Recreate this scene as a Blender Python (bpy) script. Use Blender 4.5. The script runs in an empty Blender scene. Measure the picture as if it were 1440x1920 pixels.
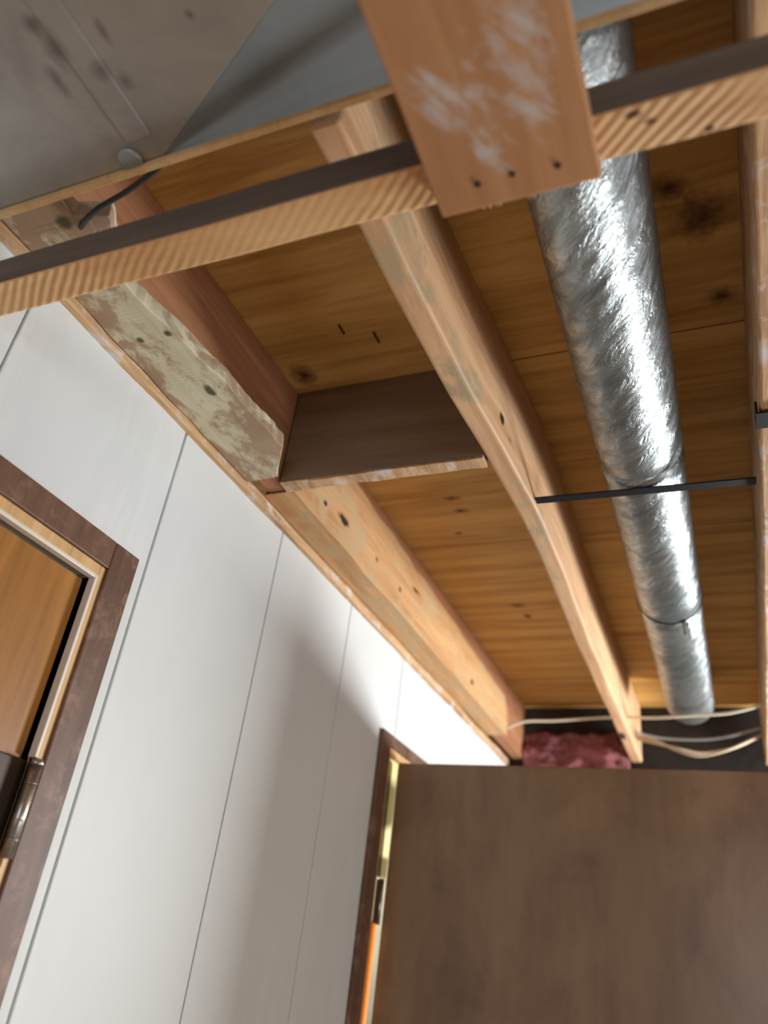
import bpy, bmesh, math, random
from mathutils import Vector, Matrix, noise
random.seed(7)
ZC = 1.6                       # height of the camera above the floor; all z below are relative to it
S = bpy.context.scene
C = S.collection
# ------------------------------------------------------------------ camera
cam = bpy.data.objects.new('camera', bpy.data.cameras.new('camera')); C.objects.link(cam)
def cam_matrix(a, b, c):
    return Matrix.Rotation(a, 3, 'Z') @ Matrix.Rotation(b, 3, 'X') @ Matrix.Rotation(c, 3, 'Y')
M = cam_matrix(0.45411183, 0.53055065, -0.13707042)
r, f, u = M.col[0], M.col[1], M.col[2]
mw = Matrix.Identity(4)
for i in range(3):
    mw[i][0], mw[i][1], mw[i][2] = r[i], u[i], -f[i]
mw[2][3] = ZC
cam.matrix_world = mw
cam.data.sensor_fit = 'VERTICAL'; cam.data.sensor_height = 36; cam.data.sensor_width = 27
cam.data.lens = 1481.0 / 1920 * 36
cam.data.clip_start = 0.01
cam.data.dof.use_dof = True; cam.data.dof.focus_distance = 1.1; cam.data.dof.aperture_fstop = 2.6
S.camera = cam
# ------------------------------------------------------------------ world, lights, exposure
W = bpy.data.worlds.new('world'); S.world = W; W.use_nodes = True
W.node_tree.nodes['Background'].inputs[0].default_value = (.75, .85, 1, 1)
W.node_tree.nodes['Background'].inputs[1].default_value = 1.0
def area(name, loc, rot, sx, sy, power, col):
    l = bpy.data.lights.new(name, 'AREA'); l.shape = 'RECTANGLE'; l.size = sx; l.size_y = sy
    l.energy = power; l.color = col
    o = bpy.data.objects.new(name, l); C.objects.link(o)
    o.location = (loc[0], loc[1], loc[2] + ZC); o.rotation_euler = rot
    return o
PI = math.pi
def aim(o, tgt):
    o.rotation_euler = (Vector((tgt[0], tgt[1], tgt[2] + ZC)) - o.location).to_track_quat('-Z', 'Y').to_euler()
aim(area('daylight_far_window', (1.0, 2.62, .16), (0, 0, 0), .42, .32, 36, (.95, .98, 1)), (-.75, 1.5, .5))
aim(area('added_fill_right', (2.4, 1.0, -.85), (0, 0, 0), .9, .8, 14, (.95, .97, 1)), (-.5, .8, .5))  # added fill for the left wall and joist faces, no window there
aim(area('added_fill_back', (.75, -2.62, .1), (0, 0, 0), .8, .7, 15.0, (.86, .92, 1)), (0, 1.8, 0))  # added fill behind the camera, gives the brown door its sheen
area('light_side_room', (-1.6, 2.6, .3), (0, -PI/3, 0), .4, .4, 16, (1, .93, .75))
S.view_settings.view_transform = 'Standard'; S.view_settings.look = 'None'
S.view_settings.exposure = .6; S.view_settings.gamma = 1; S.view_settings.use_curve_mapping = False

# ------------------------------------------------------------------ helpers
class B:
    """collects boxes, tubes and meshes into one mesh"""
    def __init__(s): s.bm = bmesh.new()
    def box(s, x0, x1, y0, y1, z0, z1):
        vs = [s.bm.verts.new((x, y, z)) for x in (x0, x1) for y in (y0, y1) for z in (z0, z1)]
        for q in ((0,1,3,2),(4,6,7,5),(0,4,5,1),(2,3,7,6),(0,2,6,4),(1,5,7,3)):
            s.bm.faces.new([vs[i] for i in q])
        return s
    def prism(s, pts, h):       # pts: list of 3D points, h: vector
        a = [s.bm.verts.new(p) for p in pts]; b = [s.bm.verts.new(Vector(p) + Vector(h)) for p in pts]
        n = len(pts)
        s.bm.faces.new(a[::-1]); s.bm.faces.new(b)
        for i in range(n): s.bm.faces.new((a[i], a[(i+1) % n], b[(i+1) % n], b[i]))
        return s
    def beam(s, secs):          # secs: list of quads (4 points) swept
        rows = [[s.bm.verts.new(p) for p in q] for q in secs]
        for A, Bq in zip(rows, rows[1:]):
            for i in range(4): s.bm.faces.new((A[i], A[(i+1) % 4], Bq[(i+1) % 4], Bq[i]))
        s.bm.faces.new(rows[0][::-1]); s.bm.faces.new(rows[-1])
        return s
    def tube(s, pts, rad, n=16, smooth_steps=1, jitter=0):
        P = [Vector(p) for p in pts]
        if smooth_steps > 1:    # Catmull-Rom
            Q = []
            for i in range(len(P) - 1):
                p0 = P[max(i-1, 0)]; p1 = P[i]; p2 = P[i+1]; p3 = P[min(i+2, len(P)-1)]
                for k in range(smooth_steps):
                    t = k / smooth_steps
                    Q.append(.5*((2*p1)+(p2-p0)*t+(2*p0-5*p1+4*p2-p3)*t*t+(3*p1-p0-3*p2+p3)*t**3))
            Q.append(P[-1]); P = Q
        rings = []
        up = Vector((0, 0, 1)); prev = None
        for i, p in enumerate(P):
            d = (P[min(i+1, len(P)-1)] - P[max(i-1, 0)]).normalized()
            if prev is None:
                a = d.cross(up if abs(d.z) < .9 else Vector((1, 0, 0))).normalized()
            else:
                a = (prev - d * prev.dot(d)).normalized()
            prev = a; b = d.cross(a)
            R = rad(i / (len(P)-1)) if callable(rad) else rad
            ring = []
            for k in range(n):
                t = 2*PI*k/n
                ring.append(s.bm.verts.new(p + (a*math.cos(t) + b*math.sin(t)) * R))
            rings.append(ring)
        for A, Bq in zip(rings, rings[1:]):
            for k in range(n):
                fc = s.bm.faces.new((A[k], A[(k+1) % n], Bq[(k+1) % n], Bq[k])); fc.smooth = True
        s.bm.faces.new(rings[0][::-1]); s.bm.faces.new(rings[-1])
        return s
    def build(s, name, mat, parent=None, bevel=0, label=None, seg=2):
        bmesh.ops.recalc_face_normals(s.bm, faces=s.bm.faces)
        xs = [v.co for v in s.bm.verts]
        lo = Vector([min(v[i] for v in xs) for i in range(3)]); hi = Vector([max(v[i] for v in xs) for i in range(3)])
        org = parent_world(parent) if parent else Vector(((lo.x+hi.x)/2, (lo.y+hi.y)/2, lo.z + ZC))
        for v in s.bm.verts: v.co = v.co + Vector((0, 0, ZC)) - org
        me = bpy.data.meshes.new(name); s.bm.to_mesh(me); s.bm.free()
        me.materials.append(mat)
        o = bpy.data.objects.new(name, me); C.objects.link(o)
        if parent: o.parent = parent
        else: o.location = org
        if bevel:
            m = o.modifiers.new('bevel', 'BEVEL'); m.width = bevel; m.segments = seg; m.limit_method = 'ANGLE'
        if label: o['label'] = label
        return o
def parent_world(p):
    v = Vector((0, 0, 0))
    while p: v = v + p.location; p = p.parent
    return v
def tag(o, label, cat, group=None):
    o['label'] = label; o['category'] = cat
    if group: o['group'] = group
    return o
def struct(o): o['kind'] = 'structure'; return o
def thing(name, loc, label=None, cat=None, group=None):
    o = bpy.data.objects.new(name, None); C.objects.link(o); o.empty_display_size = .05
    o.location = (loc[0], loc[1], loc[2] + ZC)
    if label: tag(o, label, cat, group)
    return o

# ------------------------------------------------------------------ materials
def nt(name):
    m = bpy.data.materials.new(name); m.use_nodes = True
    t = m.node_tree; p = t.nodes['Principled BSDF']
    return m, t, p
def pos(t, scale=(1, 1, 1), rot=(0, 0, 0)):
    g = t.nodes.new('ShaderNodeNewGeometry'); mp = t.nodes.new('ShaderNodeMapping')
    mp.vector_type = 'POINT'
    r_ = t.nodes.new('ShaderNodeMapping'); r_.inputs['Rotation'].default_value = rot
    t.links.new(g.outputs['Position'], r_.inputs[0]); t.links.new(r_.outputs[0], mp.inputs[0])
    mp.inputs['Scale'].default_value = scale
    return mp.outputs[0]
def tex_noise(t, vec, scale, detail=4, rough=.55, dist=0):
    n = t.nodes.new('ShaderNodeTexNoise'); n.inputs['Scale'].default_value = scale
    n.inputs['Detail'].default_value = detail; n.inputs['Roughness'].default_value = rough
    n.inputs['Distortion'].default_value = dist
    t.links.new(vec, n.inputs['Vector']); return n.outputs['Fac']
def ramp(t, fac, stops):
    c = t.nodes.new('ShaderNodeValToRGB'); e = c.color_ramp.elements
    while len(e) < len(stops): e.new(.5)
    for el, (p_, col) in zip(e, stops): el.position = p_; el.color = (*col, 1) if len(col) == 3 else col
    t.links.new(fac, c.inputs[0]); return c.outputs[0]
def mix(t, fac, a, b):
    m = t.nodes.new('ShaderNodeMix'); m.data_type = 'RGBA'
    for sock, v in ((m.inputs[0], fac), (m.inputs[6], a), (m.inputs[7], b)):
        if isinstance(v, (int, float)): sock.default_value = v
        elif isinstance(v, tuple): sock.default_value = (*v, 1)
        else: t.links.new(v, sock)
    return m.outputs[2]
def math_(t, op, a, b=None, c=None):
    m = t.nodes.new('ShaderNodeMath'); m.operation = op
    for i, v in enumerate((a, b, c)):
        if v is None: continue
        if isinstance(v, (int, float)): m.inputs[i].default_value = v
        else: t.links.new(v, m.inputs[i])
    return m.outputs[0]
def bump(t, p, h, strength, dist=.01):
    b = t.nodes.new('ShaderNodeBump'); b.inputs['Strength'].default_value = strength; b.inputs['Distance'].default_value = dist
    t.links.new(h, b.inputs['Height']); t.links.new(b.outputs[0], p.inputs['Normal'])
def s2l(*c):
    return tuple(((v/255)/12.92 if v/255 <= .04045 else ((v/255+.055)/1.055)**2.4) for v in c)
def spots(t, col, pts, dark, soft=.55):
    """knots and nail holes: pts = (x, y, z, rx, ry) in scene coordinates"""
    for (x, y, z, rx, ry) in pts:
        g = t.nodes.new('ShaderNodeNewGeometry')
        v = t.nodes.new('ShaderNodeVectorMath'); v.operation = 'SUBTRACT'
        v.inputs[1].default_value = (x, y, z + ZC); t.links.new(g.outputs['Position'], v.inputs[0])
        sc = t.nodes.new('ShaderNodeVectorMath'); sc.operation = 'MULTIPLY'
        sc.inputs[1].default_value = (1/rx, 1/ry, 1/rx); t.links.new(v.outputs[0], sc.inputs[0])
        ln = t.nodes.new('ShaderNodeVectorMath'); ln.operation = 'LENGTH'; t.links.new(sc.outputs[0], ln.inputs[0])
        n = tex_noise(t, pos(t, (1, 1, 1)), 60, 2)
        d = math_(t, 'ADD', ln.outputs['Value'], math_(t, 'MULTIPLY_ADD', n, .9, -.45))
        fac = ramp(t, d, [(soft, (1, 1, 1)), (1.0, (0, 0, 0))])
        col = mix(t, fac, col, dark)
    return col
def wood(name, c0, c1, along='Y', grain=1.0, rough=.6, pts=(), dark=(.03, .012, .005), residue=None, res_mask=None, res_stretch=(1, .6, 1), res_rot=0, res_amt=.5, res_scale=9, res_soft=.05, spot_soft=.55, bmp=.25, spec=.35):
    m, t, p = nt(name)
    k = {'X': (1.2, 16, 16), 'Y': (16, 1.2, 16), 'Z': (16, 16, 1.2)}[along]
    v = pos(t, tuple(a*grain for a in k))
    n1 = tex_noise(t, v, 2.2, 5, .6, .6)
    v2 = pos(t, tuple(a*4*grain for a in k)); n2 = tex_noise(t, v2, 3, 3, .6)
    f_ = math_(t, 'ADD', math_(t, 'MULTIPLY', n1, .75), math_(t, 'MULTIPLY', n2, .25))
    col = ramp(t, f_, [(.36, c0), (.62, c1)])
    if residue:
        rn = tex_noise(t, pos(t, res_stretch, (0, 0, res_rot)), res_scale, 6, .65, .4)
        if res_mask:
            mk = spots(t, (0, 0, 0), res_mask, (1, 1, 1), .1)
            rn = math_(t, 'SUBTRACT', rn, math_(t, 'MULTIPLY_ADD', mk, -.25, .25))
        col = mix(t, ramp(t, rn, [(1-res_amt-res_soft, (0, 0, 0)), (1-res_amt+res_soft, (1, 1, 1))]), col, residue)
    if pts: col = spots(t, col, pts, dark, spot_soft)
    t.links.new(col, p.inputs['Base Color'])
    p.inputs['Roughness'].default_value = rough
    p.inputs['Specular IOR Level'].default_value = spec
    bump(t, p, f_, bmp, .004)
    return m
def plain(name, col, rough=.5, metal=0, noise_amt=0, bmp=0, scale=30):
    m, t, p = nt(name)
    p.inputs['Roughness'].default_value = rough; p.inputs['Metallic'].default_value = metal
    n = tex_noise(t, pos(t), scale, 4)
    lo = tuple(c*(1-noise_amt) for c in col); hi = tuple(min(1, c*(1+noise_amt)) for c in col)
    t.links.new(ramp(t, n, [(.35, lo), (.65, hi)]), p.inputs['Base Color'])
    if bmp: bump(t, p, n, bmp, .003)
    return m

def mat_galv(name, base, lo, rough, stretch, rot, bmp, sc=9, metal=.9, smudge=()):
    m, t, p = nt(name)
    v = pos(t, stretch, rot)
    n = tex_noise(t, v, sc, 6, .65, .5)
    n2 = tex_noise(t, pos(t), 4, 3)
    f_ = math_(t, 'ADD', math_(t, 'MULTIPLY', n, .6), math_(t, 'MULTIPLY', n2, .4))
    gc = ramp(t, f_, [(.38, lo), (.62, base)])
    if smudge: gc = spots(t, gc, smudge, tuple(c*.6 for c in lo), 0.0)
    t.links.new(gc, p.inputs['Base Color'])
    p.inputs['Metallic'].default_value = metal
    t.links.new(ramp(t, n, [(.3, (rough+.12,)*3), (.7, (rough-.06,)*3)]), p.inputs['Roughness'])
    bump(t, p, n, bmp, .006)
    return m
m_pipe = mat_galv('galvanised_pipe', (.52, .56, .565), (.20, .225, .23), .28, (30, 8, 14), (0, 0, -.75), 1.0, 1.7)
m_duct_warm_reflect = mat_galv('galvanised_warm_reflect', (.50, .48, .44), (.34, .32, .29), .55, (2, 2, 2), (0, 0, 0), .05, 3, .65, smudge=[(-.485, .265, .7, .013, .014), (-.47, .28, .7, .01, .012), (-.515, .232, .7, .014, .03), (-.535, .26, .7, .008, .02), (-.375, .25, .7, .005, .006), (-.46, .235, .7, .006, .018), (-.52, .21, .7, .012, .012)])  # warm reflection of the floor is put into this metal's colour
m_duct_cool_reflect = mat_galv('galvanised_cool_reflect', (.34, .38, .40), (.24, .27, .28), .5, (2, 2, 2), (0, 0, 0), .05, 4, .6)  # same metal, with the window's cool reflection put into the colour
m_black = plain('black_metal', (.012, .013, .016), .45, .3)
m_wire = plain('black_wire', (.01, .01, .01), .5)
m_steel = plain('aged_steel', (.45, .42, .38), .35, .9, .25, .1, 60)

def mat_wall():
    m, t, p = nt('white_wall_panel')
    n = tex_noise(t, pos(t, (1, 1, 1)), 3.2, 4)
    t.links.new(ramp(t, n, [(.3, (.68, .70, .69)), (.7, (.73, .75, .74))]), p.inputs['Base Color'])
    p.inputs['Roughness'].default_value = .58
    n2 = tex_noise(t, pos(t, (1, 1, .35)), 7, 4, .5, .8)
    bump(t, p, n2, .32, .015)
    return m
m_wall = mat_wall()
m_sub = wood('subfloor_planks', s2l(178, 130, 64), s2l(224, 178, 106), 'X', .55, .62, spot_soft=.1,
             pts=[(-.655, .935, .925, .03, .035), (-.52, 1.39, .925, .026, .012), (-.515, 1.445, .925, .024, .011), (-.51, 1.956, .925, .028, .018), (-.50, 2.03, .925, .014, .02),
                  (.03, .775, .925, .05, .05), (.05, .93, .925, .035, .02), (-.01, .72, .925, .03, .03), (-.55, 1.543, .925, .014, .008), (-.62, 1.25, .925, .02, .012)],
             dark=s2l(88, 44, 16))
m_joist = wood('joist_wood', s2l(196, 148, 108), s2l(226, 184, 142), 'Y', .8, .6,
               pts=[(-.285, .95, .77, .012, .014), (-.285, .99, .757, .007, .012), (-.285, 1.02, .75, .006, .01), (-.31, 2.5, .73, .012, .05)],
               residue=s2l(182, 160, 126), res_amt=.40, res_scale=11)
m_joist_red = wood('joist_wood_red', s2l(150, 100, 68), s2l(184, 130, 94), 'Y', .7, .65)
m_ledger = wood('ledger_wood', s2l(188, 138, 92), s2l(222, 176, 124), 'Y', .9, .7,
                pts=[(-.675, 1.62, .82, .006, .03), (-.68, 1.85, .78, .008, .014), (-.67, 1.2, .775, .012, .028), (-.67, 1.12, .765, .008, .01), (-.67, 1.38, .78, .010, .012), (-.67, 1.52, .775, .009, .012), (-.67, 2.1, .76, .010, .02)],
                residue=s2l(196, 164, 122), res_amt=.46, res_scale=14, bmp=.5)
m_beam = None
def mat_beam():
    m, t, p = nt('furring_wood')
    v = pos(t, (1, 1, 1), (0, 0, -.88))
    w = t.nodes.new('ShaderNodeTexWave'); w.wave_type = 'BANDS'; w.bands_direction = 'X'
    t.links.new(v, w.inputs[0])
    w.inputs['Scale'].default_value = 34; w.inputs['Distortion'].default_value = 3.0; w.inputs['Detail'].default_value = 2; w.inputs['Detail Scale'].default_value = .35
    n = tex_noise(t, pos(t, (1.5, 8, 8)), 3, 5)
    am = ramp(t, tex_noise(t, pos(t, (1, 1, 1)), 5.5, 2), [(.42, (.15, .15, .15)), (.6, (1, 1, 1))])
    wv = math_(t, 'MULTIPLY', math_(t, 'SUBTRACT', w.outputs['Fac'], .5), am)
    f_ = math_(t, 'ADD', math_(t, 'MULTIPLY', wv, .16), n)
    col = ramp(t, f_, [(.28, s2l(204, 148, 96)), (.68, s2l(236, 192, 136))])
    col = spots(t, col, [(-.012, .405, .605, .006, .004), (-.025, .395, .605, .008, .004), (.03, .425, .605, .004, .004)], s2l(110, 64, 34))
    t.links.new(col, p.inputs['Base Color']); p.inputs['Roughness'].default_value = .6
    bump(t, p, wv, .5, .002)
    return m
m_beam = mat_beam()
m_dark_face = wood('darker_front_face', s2l(92, 76, 64), s2l(116, 98, 84), 'X', .6, .7)  # darker wood for the beam's near face
m_board = wood('soffit_board', s2l(178, 126, 84), s2l(202, 150, 108), 'Y', .5, .38, residue=s2l(206, 192, 184), res_amt=.50, res_scale=24, res_stretch=(2.2, .6, 1), res_rot=.55, res_mask=[(-.155, .325, .585, .036, .045), (-.10, .345, .585, .046, .05), (-.09, .29, .585, .04, .05), (-.13, .38, .585, .03, .03)], res_soft=.11, bmp=.12)
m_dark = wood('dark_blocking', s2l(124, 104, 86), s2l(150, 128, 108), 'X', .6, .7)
m_rough = wood('rough_edge_wood', s2l(168, 128, 92), s2l(218, 180, 136), 'Y', 1.6, .75, residue=s2l(214, 200, 190), res_amt=.42, res_scale=26, bmp=.6)
m_trim = wood('dark_brown_casing', s2l(92, 64, 48), s2l(118, 86, 66), 'Z', .8, .5, residue=s2l(146, 116, 96), res_amt=.36, res_scale=30, res_soft=.12, res_stretch=(1, 1, 1), bmp=.15)
m_doorwood = wood('honey_door_veneer', s2l(132, 84, 32), s2l(178, 122, 56), 'Z', .35, .40, bmp=.06)
m_slab = wood('brown_door_veneer', s2l(132, 100, 68), s2l(148, 116, 84), 'Z', .32, .34, bmp=.04, spec=.8, residue=s2l(106, 74, 50), res_amt=.43, res_scale=5, res_soft=.16, res_stretch=(1.3, 1, .7))
m_jamb = wood('tan_jamb', s2l(196, 150, 96), s2l(222, 182, 130), 'Z', .8, .5)
m_highlight = plain('painted_highlight', s2l(232, 222, 206), .4, 0, .04)  # near-white colour paints the highlight line along the jamb edge
m_void = plain('rim_board_gap_shade', (.02, .015, .013), .9, 0, .3)  # rim board coloured near black for the shade in the gap
m_cream = plain('cream_paint', (.72, .66, .48), .6, 0, .05)
m_floor = plain('concrete_floor', (.44, .38, .31), .75, 0, .1, .1)
m_conc = plain('painted_foundation', (.16, .155, .14), .85, 0, .1, .2, 12)
m_plaster = wood('plaster_residue', s2l(186, 176, 142), s2l(214, 206, 178), 'Y', .25, .85,
                 pts=[(-.665, .72, .72, .008, .02), (-.665, .407, .72, .012, .012), (-.70, .60, .72, .008, .008), (-.655, .60, .72, .008, .008)],
                 dark=s2l(92, 84, 62), residue=s2l(168, 142, 116), res_amt=.50, res_scale=20, bmp=1.0)
m_pink = plain('pink_insulation', s2l(136, 80, 84), .95, 0, .35, .9, 22)
m_cable = plain('white_cable', s2l(226, 214, 190), .45)
m_cable_grey = plain('grey_cable', s2l(150, 146, 140), .5)
m_cable_tan = plain('tan_cable', s2l(190, 168, 140), .5)
m_orange = plain('orange_paint', s2l(240, 150, 50), .45)
m_side_plate = plain('dark_bronze', (.05, .032, .02), .5, .5)
m_hole = plain('nail_hole', (.03, .015, .008), .8)
def mat_gold():
    m, t, p = nt('olive_cream_strip')
    n = tex_noise(t, pos(t, (1, 1, 9)), 1.3, 0)
    t.links.new(ramp(t, n, [(.47, s2l(120, 108, 58)), (.53, s2l(246, 234, 170))]), p.inputs['Base Color'])
    p.inputs['Roughness'].default_value = .3
    return m
m_gold = mat_gold()
m_zinc = plain('dull_zinc', (.36, .37, .36), .5, .6, .1)

# ------------------------------------------------------------------ shell
XW = -.75
struct(B().box(-2.4, 2.7, -2.8, 3.1, -1.65, -1.6).build('floor', m_floor))
# subfloor planks seen between the joists
b = B(); ys = [-2.8, -2.1, -1.45, -.85, -.25, .36, .99, 1.60, 2.19, 2.80, 3.1]
for a, c in zip(ys, ys[1:]): b.box(-2.4, 2.7, a + .0015, c - .0015, .925, .945)
b.box(-2.4, 2.7, -2.8, 3.1, .9455, .96)
struct(b.build('ceiling', m_sub))
# left wall: grooved white panels with two door openings
D1 = (-.06, .705, .408); D2 = (1.73, 2.55, .468)
b = B()
gro = [-2.8] + [.466 + .3245*k for k in range(-10, 8)] + [3.1]
gro = [g for g in gro if g >= -2.8]
TOP = .708
def column(b, x0, x1, a, c):
    pts = [(a, TOP), (c, TOP)]
    # lower outline, walked from c back to a
    zc_, za = -1.6, -1.6
    low = []
    cuts = [(max(a, D[0]), min(c, D[1]), D[2]) for D in (D1, D2) if D[0] < c and D[1] > a]
    if not cuts: low = [(c, -1.6), (a, -1.6)]
    else:
        p_, q_, z_ = cuts[0]
        if q_ < c: low += [(c, -1.6), (q_, -1.6)]
        low += [(q_, z_), (p_, z_)]
        if p_ > a: low += [(p_, -1.6), (a, -1.6)]
    b.prism([(x0, y, z) for y, z in pts + low], (x1 - x0, 0, 0))
for a, c in zip(gro, gro[1:]):
    g = .0016 + (.0012 if abs(a - .7905) < .01 else 0)
    column(b, XW - .006, XW, a + g, c - .0016)
    column(b, XW - .11, XW - .0062, a, c)
struct(b.build('wall_left', m_wall, bevel=.0012))
# other walls
struct(B().box(-2.4, 2.7, 2.86, 2.99, -1.6, .69).build('wall_far', m_conc))
struct(B().box(-2.4, 2.7, 2.84, 2.99, .692, .9248).build('trim_gap_shade', m_void))
struct(B().box(2.6, 2.7, -2.8, 3.1, -1.6, .925).build('wall_right', m_conc))
struct(B().box(-2.4, 2.7, -2.8, -2.7, -1.6, .925).build('wall_back', m_conc))
struct(B().box(-2.4, -2.3, -2.8, 3.1, -1.6, .925).build('wall_side_room', m_cream))
# rough strip where the panels meet the framing
b = B(); n = 90
def strip(b, x0, x1, z0, z1, y0, y1, n, amp, seed):
    secs = []
    for i in range(n + 1):
        y = y0 + (y1-y0)*i/n
        d = [noise.noise(Vector((seed + k*7.1, y*9, 3.3))) * amp for k in range(4)]
        secs.append([(x0, y, z0 + d[0]), (x1 + d[1], y, z0 + d[2]*.6), (x1 + d[1], y, z1), (x0, y, z1)])
    b.beam(secs)
strip(b, XW - .004, XW + .010, .703, .722, -.6, 2.8, 120, .004, 1)
struct(b.build('trim_1', m_rough))

# ------------------------------------------------------------------ door 1 (closed, honey coloured)
d = thing('door_1', (XW, .32, -1.6)); struct(d)
b = B(); b.box(XW, XW+.010, D1[1]+.010, D1[1]+.060, -1.6, .463); b.box(XW, XW+.010, D1[0]-.060, D1[1]+.010, .423, .463)
b.box(XW, XW+.010, D1[0]-.060, D1[0]-.010, -1.6, .423); b.build('door_casing', m_trim, d, .002)
b = B(); b.box(XW-.11, XW+.006, D1[1], D1[1]+.0098, -1.6, .4228); b.box(XW-.11, XW+.006, D1[0]-.0098, D1[1], .4082, .4228); b.box(XW-.11, XW+.006, D1[0]-.0098, D1[0], -1.6, .408)
b.build('door_jamb', m_jamb, d, .001)
b = B(); b.box(XW-.004, XW+.0075, D1[1]-.005, D1[1]-.0002, .172, .408); b.box(XW-.004, XW+.0075, D1[0]+.005, D1[1]-.0052, .4025, .4078)
b.box(XW-.004, XW+.0075, D1[1]-.005, D1[1]-.0002, -1.5, .055)
b.build('edge_highlight', m_highlight, d, .001, label='pale line along the jamb edge, coloured as its highlight')
B().box(XW-.045, XW-.008, D1[0]+.004, D1[1]-.009, -1.59, .400).build('door_slab', m_doorwood, d, .002)
h = B().tube([(XW+.012, .702, .064), (XW+.012, .702, .163)], .0075, 20).build('hinge', m_steel, d, label='dull steel door hinge barrel')
b = B(); b.tube([(XW+.012, .702, .163), (XW+.012, .702, .170)], lambda t: .009 - .003*t, 16)
for z in (.083, .103, .123, .143): b.tube([(XW+.012, .702, z-.0008), (XW+.012, .702, z+.0008)], .0079, 20)
b.build('hinge_pin', m_steel, h)
B().box(XW-.008, XW-.002, .655, .700, .060, .168).build('hinge_side_plate', m_side_plate, h, .002, label='dark flat plate beside the hinge')  # dark flat plate on the slab next to the barrel

# ------------------------------------------------------------------ door 2 (open, brown)
d = thing('door_2', (XW, 2.1, -1.6)); struct(d)
b = B(); b.box(XW, XW+.010, D2[0]-.058, D2[0]-.004, -1.6, .498); b.box(XW, XW+.010, D2[0]-.004, D2[1]+.058, .472, .498)
b.box(XW, XW+.010, D2[1]+.004, D2[1]+.058, -1.6, .472); b.build('door_casing', m_trim, d, .002)
b = B(); b.box(XW-.11, XW+.004, D2[0]-.004, D2[0]+.012, -1.6, .4715); b.box(XW-.11, XW+.004, D2[0]+.012, D2[1]-.01, .456, .4715); b.box(XW-.11, XW+.004, D2[1]-.01, D2[1], -1.6, .4715)
b.build('door_jamb', m_jamb, d, .001)
B().box(-.738, .068, 1.776, 1.811, -1.59, .446).build('door_slab', m_slab, d, .003)
h = B().tube([(-.747, 1.772, .100), (-.747, 1.772, .190)], .0065, 16).build('hinge', m_steel, d, label='steel hinge in the gap of the open door')
B().box(-.7515, -.743, 1.756, 1.7705, .102, .188).build('hinge_side_plate', m_side_plate, h)
B().box(-.768, -.762, 1.7425, 1.832, .196, .4555).build('edge_strip', m_gold, d, label='glossy cream and olive strip in the hinge gap')
tag(B().tube([(-.835, 1.955, -1.598), (-.835, 1.955, .112), (-.835, 1.955, .117)], lambda t: .010 if t < .6 else .004, 14).build('pole', m_orange),
    'thin orange pole standing in the hinge gap beside the open brown door', 'pole')

# ------------------------------------------------------------------ framing
def joist(xl, w_, y0, y1, z0, z1, n=60, amp=.0, seed=0):
    secs = []
    for i in range(n + 1):
        y = y0 + (y1-y0)*i/n
        x = xl(y) if callable(xl) else xl
        k = noise.noise(Vector((seed, y*5, 0)))*amp; k2 = noise.noise(Vector((seed+9, y*5, 0)))*amp
        secs.append([(x + k, y, z0 + k2), (x + w_ + k2, y, z0 + k), (x + w_, y, z1), (x, y, z1)])
    return B().beam(secs)
def lerp(pts):
    def fn(y):
        if y <= pts[0][0]: return pts[0][1]
        for (a, va), (b_, vb) in zip(pts, pts[1:]):
            if y <= b_:
                t = (y-a)/(b_-a); t = t*t*(3-2*t); return va + (vb-va)*t
        return pts[-1][1]
    return fn
tag(joist(-.730, .040, .37, 2.81, .727, .9245, amp=.002, seed=3).build('floor_joist', m_joist_red, bevel=.004),
    'reddish brown floor joist hugging the white panel wall', 'joist', 'floor joists')
tag(joist(lerp([(-.5, -.338), (.6, -.335), (1.25, -.306), (1.9, -.318), (2.8, -.322)]), .036, .39, 2.81, .725, .9245, amp=.003, seed=5).build('floor_joist', m_joist, bevel=.006, seg=3),
    'pale tan floor joist in the middle, left of the round metal pipe', 'joist', 'floor joists')
tag(joist(lerp([(-.5, .070), (2.8, .090)]), .038, -2.6, 2.81, .725, .9245, amp=.003, seed=8).build('floor_joist', m_rough, bevel=.003),
    'floor joist with white flecked underside at the right edge of the photo', 'joist', 'floor joists')
for x in (.49, .90, 1.30, 1.71, 2.12):
    pass
# ledger nailed along the first joist
n = 120; secs = []
for i in range(n + 1):
    y = 1.010 + (2.50-1.010)*i/n
    q = [noise.noise(Vector((k*5.7, y*7, 1.0))) for k in range(3)]
    top = .905 - .05*(y-1.01)/1.5 + .008*noise.noise(Vector((y*12, 4, 1)))
    secs.append([(-.737, y, .7225), (-.672 + .004*q[0], y, .7225 + .004*q[2]), (-.674 + .004*q[1], y, .800 + .006*q[2]), (-.683 + .002*q[0], y, top), (-.6885, y, top + .004), (-.6885, y, .7262), (-.737, y, .7262)])
b = B()
rows = [[b.bm.verts.new(p) for p in sq] for sq in secs]
for A, Bq in zip(rows, rows[1:]):
    for i in range(7): b.bm.faces.new((A[i], A[(i+1) % 7], Bq[(i+1) % 7], Bq[i]))
b.bm.faces.new(rows[0][::-1]); b.bm.faces.new(rows[-1])
tag(b.build('ledger_board', m_ledger, bevel=.003), 'rough tan ledger board with nail holes along the white wall beyond the dark blocking', 'board')
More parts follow.
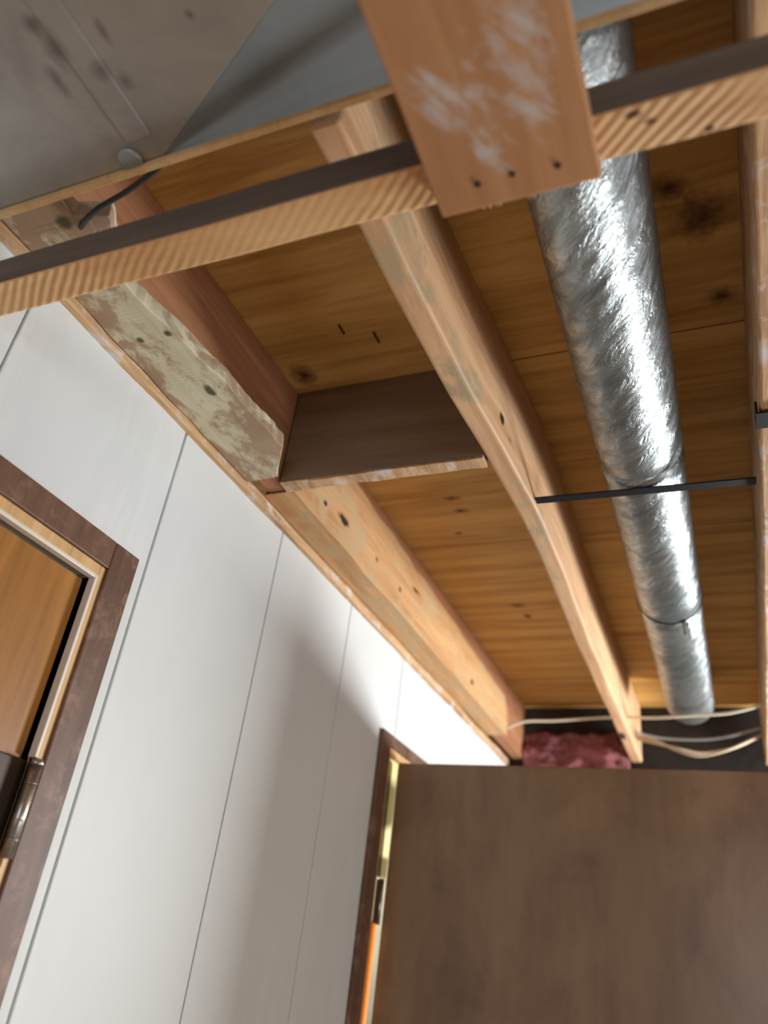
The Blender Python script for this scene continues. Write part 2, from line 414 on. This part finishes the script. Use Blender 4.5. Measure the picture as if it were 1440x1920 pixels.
# crusty plaster coated piece
secs = []; n = 90
xr = lerp([(.37, -.652), (.404, -.648), (.412, -.606), (.45, -.622), (.52, -.655), (.68, -.634), (.87, -.624)])
b = B()
for (ya, yb) in ((.376, .955),):
    secs = []
    for i in range(n + 1):
        y = ya + (yb-ya)*i/n
        q = [noise.noise(Vector((k*5.1, y*16, 2.0))) for k in range(3)]
        xe = xr(y) + .005*q[0] + .003*noise.noise(Vector((y*60, 2, 2)))
        if y > .875: xe -= (y-.875)/.08*.055
        secs.append([(-.739, y, .716 + .003*q[1]), (xe, y, .718 + .004*q[2]), (xe - .004, y, .745), (-.739, y, .7265)])
    b.beam(secs)
tag(b.build('plaster_board', m_plaster, bevel=.002), 'greenish white plaster crusted board along the top of the white wall', 'board')
# rim blocking between first and middle joist
t_ = thing('blocking_board', (-.5, .99, .722), 'dark brown cross blocking between the wall joist and the middle joist', 'board')
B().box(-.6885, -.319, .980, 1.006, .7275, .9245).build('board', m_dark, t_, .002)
secs = []
for i in range(61):
    x = -.688 + .368*i/60; q = [noise.noise(Vector((x*14, k*3.3, 6)))*.0025 for k in range(3)]
    secs.append([(x, .979 + q[0], .722 + q[2]), (x, 1.009 + q[1], .722 - q[2]), (x, 1.007, .7272), (x, .981, .7272)])
B().beam(secs).build('pale_edge', m_rough, t_, .001, label='pale flecked lower edge')  # paler rough strip along the bottom of the blocking

# ------------------------------------------------------------------ dropped furring beam, soffit board, strip
b = B(); secs = []
for i in range(81):
    x = -.7485 + (1.5+.7485)*i/80; q = noise.noise(Vector((x*6, 0, 4)))*.0015
    secs.append([(x, .387+q, .605), (x, .430+q, .605-q), (x, .430, .648), (x, .387, .648)])
b.beam(secs)
fb = b.build('furring_beam', m_beam, bevel=.0025)
fb.data.materials.append(m_dark_face)
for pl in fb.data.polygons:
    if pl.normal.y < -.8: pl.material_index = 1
tag(fb, 'pale ridged wood beam crossing the photo from left to right', 'beam')
t_ = thing('soffit_board', (-.123, .1, .585), 'wide orange brown board with white smears overhanging the cross beam', 'board')
b = B(); secs = []
for i in range(41):
    y = -.9 + (.431+.9)*i/40; q = [noise.noise(Vector((k*3, y*20, 8)))*.001 for k in range(2)]
    secs.append([(-.1925+q[0], y, .585), (-.0545+q[1], y, .585), (-.0545+q[1], y, .6045), (-.1925+q[0], y, .6045)])
b.beam(secs); b.build('board', m_board, t_, .002)
for (x, y, s_) in ((-.153, .406, 1.1), (-.123, .405, 1), (-.086, .408, 1.1)):
    B().tube([(x, y, .5838), (x, y, .5852)], .0026*s_, 12).build('nail', m_hole, t_)
for (x, y) in ((-.150, .427), (-.135, .4275), (-.118, .428), (-.078, .428), (-.06, .427), (-.168, .4265)):
    for k in range(2):
        a = random.uniform(-.5, .5); L_ = random.uniform(.006, .014)
        p0 = Vector((x + random.uniform(-.006, .006), y, .5865))
        B().tube([p0, p0 + Vector((math.sin(a)*L_, .006, random.uniform(-.001, .003)))], .0006, 6).build('splinter', m_rough, t_)
tag(B().box(-.744, .9, .3590, .3665, .6915, .6990).build('wood_strip', m_jamb, bevel=.001), 'thin pale wood strip along the edge of the sheet metal duct', 'strip')

# ------------------------------------------------------------------ sheet metal duct at top left
t_ = thing('sheet_metal_duct', (-.4, .1, .69), 'large dull grey sheet metal duct at the top left above the beam', 'duct')
zb = .700
P1 = Vector((-.487, .3625, zb)); P0 = Vector((-.05, .134, zb))   # oblique edge where the sheet turns up
A_ = Vector((.030, .388, .748)); Q_ = A_ + (P0 - P1)
B().prism([(-.744, -.9, zb), (-.05, -.9, zb), P0, P1, (-.744, .3625, zb)], (0, 0, .21)).build('duct_body', m_duct_warm_reflect, t_, .001)
B().prism([P1, P0, Q_, A_], (0, 0, .12)).build('duct_side', m_duct_cool_reflect, t_, .0008, label='bare metal slanting side of the duct with a bluish window reflection in its colour')
B().box(-.510, -.480, -.9, .335, zb - .0016, zb).build('seam', m_duct_warm_reflect, t_, .0008)
b = B(); b.tube([(-.518, .352, zb-.006), (-.518, .352, zb-.0045), (-.518, .352, zb)], lambda t: .009 if t < .3 else .0135, 20)
b.build('cap', m_zinc, t_, label='small round grey cap')
tag(B().tube([(-.480, .3635, .697), (-.515, .375, .699), (-.555, .386, .702), (-.60, .396, .706), (-.640, .412, .714), (-.665, .43, .728)], .0034, 8, 5).build('wire', m_wire),
    'short black wire dangling below the corner of the grey duct', 'wire')

# ------------------------------------------------------------------ round duct
t_ = thing('round_duct', (-.095, 1.2, .74), 'long galvanised round duct hung between two joists', 'duct')
R = .069
def px(y): return -.088 - .018 * max(0, y)/2.6
def pipe_seg(y0, y1, rr, nn):
    b = B(); pts = [(px(y0 + (y1-y0)*i/nn), y0 + (y1-y0)*i/nn, .809) for i in range(nn+1)]
    return b, pts
b, pts = pipe_seg(.392, 1.118, R, 30); b.tube(pts, R, 64)
b.build('duct_section', m_pipe, t_)
b, pts = pipe_seg(1.118, 1.70, R, 12); b.tube(pts, lambda t: R*.985 + .0012*(t > .97), 64); b.build('duct_section', m_pipe, t_)
b, pts = pipe_seg(1.70, 2.42, R, 12)
for k in range(1, 9):
    a = k/8*PI/2; pts.append((px(2.6), 2.42 + .085*math.sin(a), .809 + .085*(1-math.cos(a))))
pts.append((px(2.6), 2.505, .935))
b.tube(pts, R*.97, 64); b.build('duct_elbow', m_pipe, t_)
for y in (1.70,):
    b = B(); b.tube([(px(y), y-.0015, .809), (px(y), y+.0015, .809)], R+.0014, 64); b.build('joint_band', m_black, t_, label='dark wire loop round the duct')
b = B(); b.box(-.070, -.062, 1.705, 1.79, .7405, .7430); b.tube([(-.066, 1.70, .739), (-.066, 1.715, .739)], .005, 12)
b.build('tab', m_zinc, t_, .001)

# ------------------------------------------------------------------ straps
tag(B().beam([[(-.2685-.006, 1.13, .733), (-.2685-.006, 1.148, .733), (-.2685-.006, 1.148, .7355), (-.2685-.006, 1.13, .7355)],
              [(-.10, 1.138, .7355), (-.10, 1.156, .7355), (-.10, 1.156, .738), (-.10, 1.138, .738)],
              [(.074, 1.152, .742), (.074, 1.170, .742), (.074, 1.170, .7445), (.074, 1.152, .7445)]]).build('hanger_strap', m_black),
    'dark metal strap running under the round duct from joist to joist', 'strap')
b = B(); b.box(.0755, .135, .955, .990, .7185, .7215); b.box(.0725, .0755, .955, .990, .7185, .740)
tag(b.build('metal_strap', m_black), 'short black strap wrapped on the joist at the right edge', 'strap')

# ------------------------------------------------------------------ cables at the far end
def cable(pts, r_, mat, label, group=None):
    return tag(B().tube(pts, r_, 10, 6).build('cable', mat), label, 'cable', group)
cable([(-.680, 2.52, .752), (-.62, 2.53, .778), (-.528, 2.55, .787), (-.375, 2.55, .797), (-.27, 2.42, .757), (-.2, 2.33, .728), (-.08, 2.305, .728), (.0, 2.3, .733), (.086, 2.29, .752)], .0042, m_cable,
      'white cable strung across the joist bays in front of the duct end')
cable([(-.287, 2.62, .772), (-.2, 2.66, .765), (-.05, 2.66, .766), (.09, 2.62, .79)], .0045, m_cable_grey, 'grey cable running level behind the end of the round duct')
cable([(-.287, 2.60, .755), (-.22, 2.58, .735), (-.16, 2.55, .698), (-.095, 2.55, .682), (-.02, 2.55, .700), (.04, 2.58, .735), (.09, 2.6, .765)], .0045, m_cable_tan,
      'front one of the tan cables sagging below the duct end', 'sagging tan cables')
cable([(-.287, 2.66, .762), (-.21, 2.64, .740), (-.15, 2.64, .726), (-.09, 2.65, .718), (-.01, 2.65, .732), (.05, 2.66, .760), (.09, 2.68, .785)], .0045, m_cable_tan,
      'rear one of the tan cables sagging below the duct end', 'sagging tan cables')

# ------------------------------------------------------------------ pink insulation
bm = bmesh.new(); bmesh.ops.create_grid(bm, x_segments=70, y_segments=24, size=.5)
b = B(); b.bm.free(); b.bm = bm
for v in bm.verts:
    x, z = v.co.x, v.co.y
    X = -.508 + x*.355; Z = .72 + z*.195
    q = noise.fractal(Vector((X*14, Z*22, 2)), 1, 2, 4)
    v.co = Vector((X, 2.80 - .03*q - .02*math.cos(z*PI), Z + .008*noise.noise(Vector((X*20, 0, 5)))*(z > .3)))
for fc in bm.faces: fc.smooth = True
ext = bmesh.ops.extrude_face_region(bm, geom=bm.faces[:])
for v in [g for g in ext['geom'] if isinstance(g, bmesh.types.BMVert)]: v.co.y = 2.99
tag(b.build('insulation_batt', m_pink), 'pink fibreglass insulation stuffed at the far end of the left joist bay', 'insulation')

# ------------------------------------------------------------------ bent nails poking through the subfloor
for (x, y, L_, lab) in ((-.537, .843, .022, 'left one of two nail tips poking through the subfloor'), (-.487, .876, .026, 'right one of two nail tips poking through the subfloor')):
    tag(B().tube([(x, y-L_*.5, .9225), (x, y+L_*.5, .922), (x, y+L_*.5, .9248)], .0014, 8).build('nail_tip', m_hole), lab, 'nail', 'nail tips in the subfloor')
